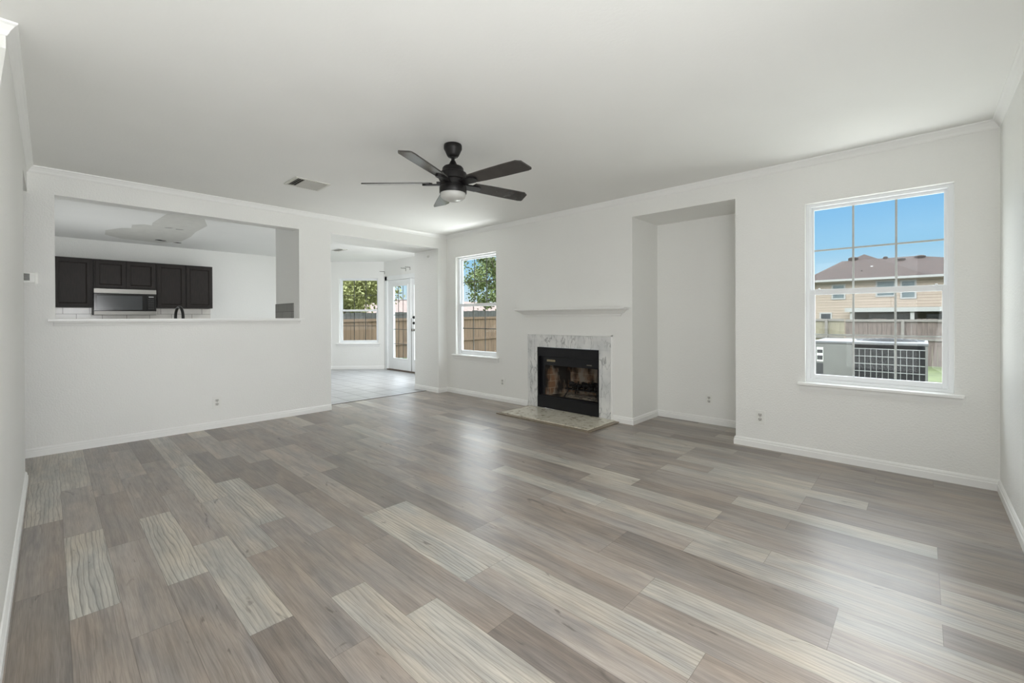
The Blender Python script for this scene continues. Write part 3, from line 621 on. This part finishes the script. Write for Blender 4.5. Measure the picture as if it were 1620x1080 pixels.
# ---------------------------------------------------------------- ceiling fan
FX, FY = -2.545, 2.067
fan = empty('ceiling_fan', (FX, FY, H)); tag(fan, 'black five-blade ceiling fan with a frosted light bowl', 'ceiling fan')
mb = MB(); mb.lathe([(0, 0), (.064, 0), (.067, -.008), (.067, -.030), (.064, -.038), (.060, -.044), (.055, -.056), (.044, -.080), (.036, -.090), (.022, -.093), (0, -.093)]); mb.build('canopy', 'fan_bronze', fan, True)
mb = MB(); mb.lathe([(0, -.085), (.013, -.085), (.013, -.14), (0, -.14)], 16); mb.lathe([(0, -.086), (.024, -.086), (.022, -.097), (0, -.097)], 24); mb.build('downrod', 'fan_bronze', fan, True)
mb = MB(); mb.lathe([(0, -.120), (.018, -.120), (.024, -.132), (.032, -.148), (.052, -.158), (.068, -.164), (.078, -.176), (.080, -.196), (.086, -.204), (.100, -.212), (.104, -.224), (.104, -.262), (.096, -.268), (.096, -.302), (.093, -.304), (.093, -.310), (.099, -.312), (.101, -.318), (.101, -.358), (.098, -.362), (0, -.362)])
mb.build('motor_housing', 'fan_bronze', fan, True)
mb = MB(); mb.lathe([(.094, -.360), (.094, -.374), (.088, -.392), (.072, -.406), (.046, -.415), (.02, -.419), (0, -.420)]); mb.build('light_bowl', 'opal_glass', fan, True)
bz = -.285
def blade_meshes():
    out_ = []
    M = Matrix.Translation((0, 0, bz)) @ Matrix.Rotation(R(-13), 4, 'X')
    mb = MB(M); th = .0045
    outl = [(.17, -.052), (.30, -.060), (.50, -.066), (.62, -.066), (.655, -.045), (.672, .050), (.668, .060), (.64, .066), (.45, .064), (.28, .058), (.17, .048), (.155, .0)]
    mb.prism(outl, 2, -th, th); out_.append(mb)
    mi = MB(M)
    mi.prism([(.075, -.030), (.14, -.034), (.20, -.036), (.225, -.022), (.232, .0), (.225, .022), (.20, .036), (.14, .034), (.075, .030)], 2, -th - .012, -th - .0005)
    mi.prism([(.06, -.02), (.12, -.02), (.12, .02), (.06, .02)], 2, -th - .011, .012)
    return mb, mi
base_ang = 6.5
mb, mi = blade_meshes()
b0 = mb.build('blade', 'fan_blade', fan); i0 = mi.build('blade_bracket', 'fan_bronze', b0)
b0.rotation_euler = (0, 0, R(base_ang))
for k in range(1, 5):
    c = b0.copy(); COL.objects.link(c); c.parent = fan; c.rotation_euler = (0, 0, R(base_ang + 72 * k))
    d = i0.copy(); COL.objects.link(d); d.parent = c

# ---------------------------------------------------------------- ceiling registers
def register(x0, x1, y0, y1, nsl, label, name='air_vent'):
    e = empty(name, ((x0 + x1) / 2, (y0 + y1) / 2, H)); tag(e, label, 'vent')
    w2, d2 = (x1 - x0) / 2, (y1 - y0) / 2; f = .028
    mb = MB(); mb.box(-w2, w2, -d2, -d2 + f, -.008, -.0005, .002); mb.box(-w2, w2, d2 - f, d2, -.008, -.0005, .002); mb.box(-w2, -w2 + f, -d2 + f, d2 - f, -.008, -.0005, .002); mb.box(w2 - f, w2, -d2 + f, d2 - f, -.008, -.0005, .002); mb.build('frame', 'vent_metal', e)
    mb = MB(); mb.box(-w2 + f, w2 - f, -d2 + f, d2 - f, -.002, -.0008); mb.build('duct_backing', 'duct_dark', e)
    n = nsl
    for i in range(n):
        yy = -d2 + f + (i + .5) * (2 * d2 - 2 * f) / n; ang = 40 if i < 3 else -34
        mb = MB(Matrix.Translation((0, yy, -.009)) @ Matrix.Rotation(R(ang), 4, 'X')); mb.box(-w2 + f, w2 - f, -.0115, .0115, -.0006, .0006); mb.build('slat', 'vent_metal', e)
    return e
register(-4.43, -4.125, 1.537, 1.86, 12, 'white slatted air vent in the living room ceiling')
register(-8.12, -7.80, 3.66, 3.82, 5, 'small white ceiling vent in the breakfast area')

# ---------------------------------------------------------------- outlets, thermostat
def outlet(loc, rz, label, w_=.072, h_=.118):
    e = empty('wall_outlet', loc, rz); tag(e, label, 'outlet')      # local y points into the room
    mb = MB(); mb.box(-w_ / 2, w_ / 2, .0004, .006, -h_ / 2, h_ / 2, .002); mb.build('cover_plate', 'plate_white', e)
    for z in (.020, -.020):
        mb = MB(); mb.box(-.016, .016, .006, .0085, z - .0135, z + .0135, .004); rc = mb.build('receptacle', 'plate_grey', e)
        mb = MB(); mb.box(-.0088, -.0052, .0085, .0091, z - .001, z + .009); mb.box(.0052, .0088, .0085, .0091, z - .001, z + .009); mb.box(-.0034, .0034, .0085, .0091, z - .0105, z - .004); mb.build('slots', 'slot_dark', rc)
    mb = MB(); mb.box(-.0025, .0025, .006, .0072, -.0025, .0025, .0008); mb.build('screw', 'brushed_nickel', e)
    return e
outlet((XA, 1.207, .272), R(-90), 'white outlet low on the wall under the kitchen pass-through', .08, .13)
outlet((-4.205, YB, .268), R(180), 'white outlet between the corner window and the fireplace')
outlet((-1.675, 4.883, .262), R(180), 'white outlet on the back of the recessed niche')
outlet((-1.035, YB, .272), R(180), 'white outlet on the wall left of the large window', .076, .118)
e = empty('thermostat', (XA, -.10, 1.50), R(-90)); tag(e, 'white thermostat with grey screen on the wall beside the doorway', 'thermostat')
mb = MB(); mb.box(-.035, .115, .0004, .006, -.050, .050, .003); mb.build('wall_plate', 'plate_white', e)
mb = MB(); mb.box(-.020, .110, .006, .026, -.043, .046, .005); mb.build('body', 'plate_white', e)
mb = MB(); mb.box(.012, .095, .026, .0268, -.024, .034, .001); mb.build('screen', 'lcd_grey', e)
# little sensor disc on the pier
mb = MB(Matrix.Translation((-5.68, 4.107, 2.13)) @ Matrix.Rotation(R(90), 4, 'X')); mb.lathe([(0, .0004), (.024, .0004), (.024, .010), (.018, .022), (.010, .028), (0, .029)], 24)
tag(mb.build('wall_sensor', 'plate_white', None, True), 'small round white sensor high on the pier by the corner', 'sensor')
# curtain rod brackets in the breakfast area
def bracket(M, label):
    e = empty('curtain_bracket'); e.matrix_world = M; tag(e, label, 'bracket', 'curtain brackets in the breakfast area')
    mb = MB(); mb.box(-.007, .007, -.004, -.0004, -.045, .018, .001); mb.build('wall_plate', 'brushed_nickel', e)
    mb = MB(); mb.tube([(0, -.004, .012), (0, -.05, .013), (0, -.11, .008), (0, -.122, .014)], .0055, 8); mb.build('arm', 'brushed_nickel', e, True)
bracket(Matrix.Translation((-8.895, 5.224, 2.20)), 'curtain bracket left of the glazed door in the bay corner')
bracket(Matrix.Translation((-8.03, 5.224, 2.205)), 'left one of two curtain brackets above the glazed door')
bracket(Matrix.Translation((-7.87, 5.224, 2.215)), 'right one of two curtain brackets above the glazed door')

# ---------------------------------------------------------------- kitchen
XF, ZT, ZBm = -9.42, 2.099, 1.343
def door_panel(y0, y1, z0, z1, par, nm='door'):
    mb = MB(); x0, x1 = XF, XF + .018; fr_ = .046
    mb.box(x0, x1, y0, y0 + fr_, z0, z1, .002); mb.box(x0, x1, y1 - fr_, y1, z0, z1, .002); mb.box(x0, x1, y0 + fr_, y1 - fr_, z0, z0 + fr_, .002); mb.box(x0, x1, y0 + fr_, y1 - fr_, z1 - fr_, z1, .002)
    d = mb.build(nm, 'cabinet_espresso', par)
    mb = MB(); a_, b_, c_, e_ = y0 + fr_, y1 - fr_, z0 + fr_, z1 - fr_; q = .014; xo, xi = x1 - .001, x1 - .011
    O = [(xo, a_, c_), (xo, b_, c_), (xo, b_, e_), (xo, a_, e_)]; I = [(xi, a_ + q, c_ + q), (xi, b_ - q, c_ + q), (xi, b_ - q, e_ - q), (xi, a_ + q, e_ - q)]
    vo = [mb.bm.verts.new(v_) for v_ in O]; vi = [mb.bm.verts.new(v_) for v_ in I]
    for i in range(4): mb.bm.faces.new([vo[i], vo[(i + 1) % 4], vi[(i + 1) % 4], vi[i]])
    mb.bm.faces.new(vi); mb.build('inset_panel', 'cabinet_espresso', d)
    return d
def cabinet(y0, y1, z0, doors, label):
    e = empty('wall_cabinet'); tag(e, label, 'cabinet')
    mb = MB(); mb.box(-9.756, XF - .001, y0 + .001, y1 - .001, z0, ZT, .001); mb.build('body', 'cabinet_espresso', e)
    for a_, b_ in doors: door_panel(a_, b_, z0 + .012, ZT - .022, e)
cabinet(-.02, .468, ZBm, [(.045, .444)], 'tall dark brown wall cabinet left of the microwave, one door')
cabinet(.470, 1.234, 1.642, [(.492, .848), (.862, 1.222)], 'short dark brown double-door cabinet above the microwave')
cabinet(1.236, 2.040, ZBm, [(1.250, 1.628), (1.652, 2.032)], 'tall dark brown double-door cabinet right of the microwave')
e = empty('microwave_oven'); tag(e, 'stainless and black microwave oven mounted under the short cabinet', 'microwave oven')
mb = MB(); mb.box(-9.74, -9.38, .470, 1.232, 1.222, 1.640, .003); mb.build('body', 'matte_black', e)
mb = MB(); mb.box(-9.379, -9.35, .470, 1.228, 1.566, 1.638, .003); mb.build('top_grille_strip', 'stainless', e)
mb = MB(); mb.box(-9.379, -9.352, .470, 1.100, 1.286, 1.564, .003); dr = mb.build('door', 'black_gloss', e)
mb = MB(); mb.box(-9.3519, -9.350, .505, 1.050, 1.305, 1.530, .0008); mb.build('window', 'micro_glass', dr)
mb = MB(); mb.box(-9.379, -9.352, 1.103, 1.228, 1.286, 1.564, .003); cpn = mb.build('control_panel', 'black_gloss', e)
mb = MB(); mb.box(-9.3519, -9.3505, 1.130, 1.195, 1.512, 1.530, .0005); mb.build('clock_display', 'panel_print', cpn)
for j in range(6):
    for i in range(3): mb = MB(); mb.box(-9.3519, -9.3509, 1.128 + i * .026, 1.142 + i * .026, 1.475 - j * .03, 1.481 - j * .03); mb.build('button', 'panel_grey', cpn)
mb = MB(); mb.box(-9.379, -9.35, .470, 1.228, 1.224, 1.284, .003); mb.build('bottom_strip', 'stainless', e)
m_ = MB(); m_.box(-9.7565, -9.749, -1.0, 2.075, .92, 1.342); struct(m_.build('trim_3', 'subway_x'), 'white subway tile backsplash behind the range')
m_ = MB(); m_.box(-6.21, XA - TA - .001, 2.042, 2.0505, .92, 1.342); struct(m_.build('trim_4', 'subway_shaded'), 'tile backsplash on the pass-through end wall, its shade coloured grey')
# sink run behind the pass-through
e = empty('sink_cabinet', (-5.9, 1.1, 0)); tag(e, 'base cabinet and worktop behind the pass-through wall carrying the tap', 'cabinet')
mb = MB(); mb.box(-.29, .295, -1.05, .93, .09, .868, .003); mb.build('body', 'cabinet_espresso', e)
mb = MB(); mb.box(-.24, .295, -1.05, .93, .0005, .09); mb.build('toe_kick', 'matte_black', e)
mb = MB(); mb.box(-.32, .300, -1.08, .938, .870, .905, .004); mb.build('worktop', 'granite', e)
e = empty('kitchen_faucet', (-5.634, .958, .905)); tag(e, 'black gooseneck faucet rising behind the pass-through ledge', 'faucet')
mb = MB(); mb.lathe([(0, .0005), (.028, .0005), (.028, .006), (.020, .012), (.018, .05), (0, .05)], 24); mb.build('base', 'matte_black', e, True)
arc = [(0, 0, .04), (0, 0, .27)] + [(-.09 + .09 * math.cos(a_), -.034 * (1 - math.cos(a_)) / 2, .27 + .105 * math.sin(a_)) for a_ in [math.pi * i / 14 for i in range(1, 15)]] + [(-.18, -.034, .20)]
mb = MB(); mb.tube(arc, .0135, 14); mb.tube([(-.18, -.034, .20), (-.18, -.034, .14)], .017, 14); mb.build('spout', 'matte_black', e, True)
mb = MB(); mb.tube([(0, .015, .035), (0, .05, .045), (0, .085, .07)], .007, 10); mb.build('lever', 'matte_black', e, True)
# unpainted patch and leftover fixing holes on the kitchen ceiling
pts = [(-8.587, .559), (-8.201, .707), (-8.129, .8), (-7.837, .775), (-7.682, .892), (-7.709, .97), (-7.484, .95), (-6.815, .985), (-6.4, 1.02), (-6.45, 1.30), (-6.673, 1.359), (-7.201, 1.502), (-7.84, 1.489), (-8.338, 1.523), (-8.959, 1.498), (-9.374, 1.301), (-9.285, .781), (-9.024, .582)]
m_ = MB(); m_.prism(pts, 2, H - .0012, H - .0002); struct(m_.build('trim_5', 'ceiling_patch'), 'unpainted grey patch on the kitchen ceiling')
for i, (x, y, a_, b_) in enumerate(((-9.03, 1.22, .05, .045), (-9.07, 1.28, .05, .05), (-9.13, 1.49, .05, .045), (-7.735, 1.16, .05, .012), (-7.77, 1.29, .05, .014))):
    mb = MB(Matrix.Translation((x, y, H - .0014)) @ Matrix.Rotation(R(20 * i), 4, 'Z')); mb.prism([(-a_, -b_), (a_ * .6, -b_ * .8), (a_, b_ * .3), (a_ * .3, b_), (-a_ * .8, b_ * .7)], 2, -.001, 0)
    struct(mb.build('ceiling_hole', 'hole_dark'))

# ---------------------------------------------------------------- outdoors
def gz(y): return -.14 - .56 * min(1, max(0, (y - 6.5) / 14.0))
m_ = MB()
for a_, b_ in ((-60, 6.5), (6.5, 20.5), (20.5, 120)):
    m_.face([(-90, a_, gz(a_)), (60, a_, gz(a_)), (60, b_, gz(b_)), (-90, b_, gz(b_))])
tag(m_.build('ground', 'grass'), kind='structure')
def fence(name, M, length, z0f, top, m, rails, label, post_every=2.44, rail_side=-1, bw=.14, wav=.012, seed=1, group=None, post_m='fence_rail', posts_first=0.3):
    e = empty(name); e.matrix_world = M; tag(e, label, 'fence')
    rq = random.Random(seed); x = 0.0; mb = MB()
    while x < length:
        z1 = top(x) + rq.uniform(-wav, wav); mb.box(x + .003, x + bw - .003, 0, .018, z0f(x) + .03, z1 - .03); 
        mb.prism([(x + .003, z1 - .03), (x + bw - .003, z1 - .03), (x + bw - .02, z1), (x + .02, z1)], 1, 0, .018)
        x += bw
    mb.build('board_panel', m, e)
    y0, y1 = (-.045, -.001) if rail_side < 0 else (.019, .063)
    for rz_ in rails:
        mb = MB(); n = 8
        for i in range(n):
            a_, b_ = length * i / n, length * (i + 1) / n; za = top(a_) - rz_; zb = top(b_) - rz_
            mb.bm.faces.new([mb.bm.verts.new(v_) for v_ in ((a_, y0, za), (b_, y0, zb), (b_, y0, zb + .09), (a_, y0, za + .09))])
            mb.bm.faces.new([mb.bm.verts.new(v_) for v_ in ((a_, y0, za + .09), (b_, y0, zb + .09), (b_, y1, zb + .09), (a_, y1, za + .09))])
            mb.bm.faces.new([mb.bm.verts.new(v_) for v_ in ((a_, y0, za), (b_, y0, zb), (b_, y1, zb), (a_, y1, za))])
        mb.build('rail', post_m, e)
    x = posts_first; 
    while x < length:
        mb = MB(); yy = (-.135, -.046) if rail_side < 0 else (.064, .153); mb.box(x - .045, x + .045, yy[0], yy[1], z0f(x) + .002, top(x) - .03); mb.build('post', post_m, e); x += post_every
    return e
fz = lambda x: gz(22)
fence('garden_fence', Matrix.Translation((-12.93, 22, 0)), 10.64, fz, lambda x: 1.07, 'fence_beige', (.10, .80), 'pale beige board fence section behind the yard', posts_first=.30 + .0, post_every=2.44)
fence('garden_fence', Matrix.Translation((-2.25, 22, 0)), 8.96, fz, lambda x: 1.05, 'fence_weathered', (.10, .80), 'weathered grey-brown board fence section behind the yard', posts_first=1.72, seed=4, wav=.02)
# side fence: boards face the house, rails on the house side
MS = Matrix.Translation((-13, 21.8, 0)) @ Matrix.Rotation(R(-90), 4, 'Z')
e = empty('garden_fence'); e.matrix_world = MS; tag(e, 'tall brown board fence along the side yard, top course greyed for shade', 'fence')
rq = random.Random(8); mb = MB(); mc = MB(); x = 0
while x < 25:
    yw = 22 - x; tp = 1.27 + .022 * max(0, yw - 4); tp = min(tp, 1.56); z1 = tp + rq.uniform(-.02, .02)
    mb.box(x + .003, x + .142, 0, .018, gz(yw) + .03, z1 - .28)
    mc.box(x + .003, x + .142, -.001, .019, z1 - .278, z1)
    x += .145
mb.build('board_panel', 'fence_brown', e); mc.build('top_course', 'fence_shadow_grey', e)
for rz_ in (.30, 1.12):
    mb = MB(); mb.prism([(0, 1.54 - rz_), (25, 1.22 - rz_), (25, 1.31 - rz_), (0, 1.63 - rz_)], 1, .020, .06); mb.build('rail', 'fence_brown', e)
# condenser
e = empty('air_conditioner_condenser', (-.45, 6.3, gz(6.3))); tag(e, 'grey outdoor air conditioner condenser with wire guard outside the large window', 'air conditioner')
mb = MB(); mb.box(-.56, .56, -.02, .90, .0, .06, .01); mb.build('pad', 'concrete', e)
mb = MB(); mb.box(.475, .495, 0, .03, .062, .975); mb.build('corner_post', 'ac_cabinet', e)
mb = MB(); mb.box(-.129, .495, .82, .85, .062, .975); mb.build('rear_panel', 'ac_cabinet', e)
mb = MB(); mb.box(-.50, -.13, 0, .85, .062, .975, .006); cb = mb.build('service_panel', 'ac_cabinet', e)
mb = MB(); mb.box(-.470, -.405, -.003, -.0005, .76, .93, .0005); mb.build('label', 'label_light', cb)
for z0_, z1_ in ((.78, .83), (.86, .90)): mb = MB(); mb.box(-.465, -.410, -.0045, -.0032, z0_, z1_); mb.build('label_print', 'label_dark', cb)
mb = MB(); mb.box(-.470, -.405, -.003, -.0005, .60, .74, .0005); mb.build('label', 'label_dark', cb)
mb = MB(); mb.box(-.129, .474, .03, .80, .075, .935); mb.build('coil', 'ac_coil', e)
mb = MB()
for i in range(13): xx = -.12 + .6 * i / 12; mb.box(xx - .0022, xx + .0022, .006, .010, .075, .935)
for j in range(11): zz = .09 + .084 * j; mb.box(-.128, .478, .004, .0055, zz - .004, zz + .004)
mb.build('wire_guard', 'ac_wire', e)
mb = MB(); mb.box(-.505, .500, -.005, .855, .976, 1.004, .006); mb.build('top_panel', 'ac_top', e)
mb = MB(Matrix.Translation((.17, .42, 1.004))); 
for r_ in (.30, .24, .18, .12, .06): mb.tube([(r_ * math.cos(a_), r_ * math.sin(a_), .012 + .02 * (1 - r_ / .3)) for a_ in [math.tau * i / 28 for i in range(29)]], .005, 6, False)
mb.build('fan_guard', 'label_dark', e)
# neighbour house
e = empty('neighbour_house', (-1.5, 38, gz(38))); tag(e, 'two-storey beige sided house with a brown shingle roof behind the fence', 'house')
def HB(): return MB(Matrix.Translation((1.5, -38, -gz(38))))
mb = HB(); mb.box(-6.1, 6.5, 38, 46, gz(38), 3.70); wl = mb.build('siding_wall', 'lap_siding', e)
mb = HB()
def hip(x0, x1, y0, y1, z0, rx0, rx1, ry, rz_):
    V = [mb.bm.verts.new(mb.M @ Vector(v_)) for v_ in ((x0, y0, z0), (x1, y0, z0), (x1, y1, z0), (x0, y1, z0), (rx0, ry, rz_), (rx1, ry, rz_))]
    if abs(rx1 - rx0) < 1e-4:
        for i in range(4): mb.bm.faces.new([V[i], V[(i + 1) % 4], V[4]])
    else:
        mb.bm.faces.new([V[0], V[1], V[5], V[4]]); mb.bm.faces.new([V[1], V[2], V[5]]); mb.bm.faces.new([V[2], V[3], V[4], V[5]]); mb.bm.faces.new([V[3], V[0], V[4]])
    mb.bm.faces.new(V[:4][::-1])
hip(-6.4, 6.9, 37.5, 46.5, 3.74, -4.5, -.28, 42, 5.43); hip(-6.5, .25, 37.45, 45.4, 3.74, -3.13, -3.13, 41.5, 5.78)
rf = mb.build('roof', 'shingles', e)
mb = HB(); mb.box(-6.52, 6.92, 37.40, 37.48, 3.60, 3.74); mb.box(-6.52, 6.92, 37.48, 38, 3.60, 3.62); mb.build('fascia', 'house_trim', e)
for x0, x1, z0, z1, gm in ((-4.58, -3.97, 2.45, 3.33, 'house_glass'), (-2.18, -1.35, 2.55, 3.46, 'house_glass'), (-.95, -.35, 2.38, 3.42, 'house_glass'), (-5.28, -4.73, .45, 1.36, 'house_glass_dark')):
    mb = HB(); f = .09; mb.box(x0 - f, x1 + f, 37.95, 37.999, z0 - f, z0); mb.box(x0 - f, x1 + f, 37.95, 37.999, z1, z1 + f); mb.box(x0 - f, x0, 37.95, 37.999, z0, z1); mb.box(x1, x1 + f, 37.95, 37.999, z0, z1); mb.box(x0, x1, 37.955, 37.999, (z0 + z1) / 2 - .02, (z0 + z1) / 2 + .02)
    wf = mb.build('window', 'house_trim', e); mb = HB(); mb.box(x0, x1, 37.97, 37.999, z0, z1); mb.build('pane', gm, wf)
mb = HB(); mb.box(-3.55, 6.6, 34.9, 37.99, 1.62, 1.70); mb.box(-3.6, 6.65, 34.85, 34.95, 1.44, 1.70); pc = mb.build('patio_cover', 'house_trim', e)
mb = HB(); mb.box(-3.5, 6.4, 37.90, 37.94, gz(38), 1.6); mb.build('patio_shade_sheet', 'patio_shade', e)  # dark sheet standing in for the shade under the patio cover
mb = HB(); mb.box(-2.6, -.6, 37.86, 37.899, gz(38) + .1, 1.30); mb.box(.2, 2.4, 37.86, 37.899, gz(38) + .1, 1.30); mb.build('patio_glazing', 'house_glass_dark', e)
for xx in (-3.25, -.42, 3.1):
    mb = HB(); mb.box(xx - .09, xx + .09, 34.95, 35.13, gz(35), 1.44); mb.build('patio_post', 'house_trim', e)
for x, y, z, r_, m__ in ((-3.7, 40.7, 5.42, .30, 'vent_brown'), (-1.95, 41.9, 5.42, .14, 'vent_brown'), (-1.1, 41.2, 5.18, .26, 'vent_brown'), (-2.55, 39.3, 4.56, .12, 'house_trim'), (-3.05, 38.6, 4.25, .06, 'vent_brown'), (-.1, 41.6, 5.3, .3, 'vent_brown')):
    mb = HB(); mb.lathe([(0, -.3), (r_, -.3), (r_, .05), (r_ * .6, .11), (0, .12)], 14, (x, y, z)); mb.build('roof_vent', m__, e, True)
# low house beyond the side fence
e = empty('neighbour_house', (-30, 20, gz(20))); tag(e, 'low house with a pinkish roof beyond the side fence', 'house')
mb = MB(Matrix.Translation((30, -20, -gz(20)))); mb.box(-36, -28.5, 9, 33, gz(20), 1.55); mb.build('wall', 'stucco', e)
mb = MB(Matrix.Translation((30, -20, -gz(20)))); mb.prism([(-36.5, 1.5), (-28.0, 1.5), (-32.2, 2.75)], 1, 8.6, 33.4); mb.build('roof', 'shingles_side', e)

# trees: trunk + branches + leaf cloud
def tree(name, base, trunk_h, clouds, m, label, nleaf, ls, seed, spread=None):
    e = empty(name, base); tag(e, label, 'tree')
    rq = random.Random(seed); mb = MB()
    mb.tube([(0, 0, -.3), (.05, .03, trunk_h * .5), (0, .1, trunk_h)], [.17, .13, .10], 10)
    for cx, cy_, cz, r_ in clouds:
        for _ in range(3):
            q = Vector((cx + rq.uniform(-.5, .5) * r_, cy_ + rq.uniform(-.5, .5) * r_, cz + rq.uniform(-.3, .5) * r_)); st = Vector((0, .1, trunk_h))
            mid = (st + q) / 2 + Vector((rq.uniform(-.2, .2), rq.uniform(-.2, .2), .15)); mb.tube([st, mid, q], [.06, .035, .012], 6)
    mb.build('trunk', 'bark', e, True)
    mb = MB()
    tot = sum(c[3] ** 2 for c in clouds)
    for cx, cy_, cz, r_ in clouds:
        n = int(nleaf * r_ ** 2 / tot); sub = [Vector((rq.gauss(0, .5), rq.gauss(0, .5), rq.gauss(0, .45))) * r_ for _ in range(16)]
        for _ in range(n):
            s_ = rq.choice(sub); c = Vector((cx, cy_, cz)) + s_ + Vector((rq.gauss(0, 1), rq.gauss(0, 1), rq.gauss(0, 1))) * r_ * .16
            a_ = Vector((rq.uniform(-1, 1), rq.uniform(-1, 1), rq.uniform(-1, 1))).normalized(); b_ = a_.orthogonal().normalized(); n_ = a_.cross(b_); l = ls * rq.uniform(.7, 1.3)
            mb.face([c - a_ * l, c + b_ * l * .45, c + a_ * l, c - b_ * l * .45])
    mb.build('foliage', m, e)
    return e
tree('leafy_tree', (-15.3, 16.0, -.5), 2.6, [(.3, -.4, 3.9, 1.25), (.5, .8, 3.2, 1.3), (.0, -1.5, 4.6, 1.1), (.4, -.9, 2.7, .8), (.2, 1.8, 4.3, 1.4), (0, -2.2, 3.4, .7), (.2, -1.6, 2.5, .55)], 'leaf_green', 'green leafy tree with open branches beyond the side fence', 11000, .075, 5)
tree('leafy_tree', (-17.2, 8.3, -.4), 1.8, [(0, -.2, 3.4, 1.6), (.4, -1.6, 2.8, 1.6), (.5, .55, 2.8, 1.0), (.6, -.2, 2.1, 1.2), (0.2, -2.6, 3.0, 1.5)], 'leaf_yellow', 'dense yellow-green tree seen through the breakfast bay window', 26000, .07, 9)
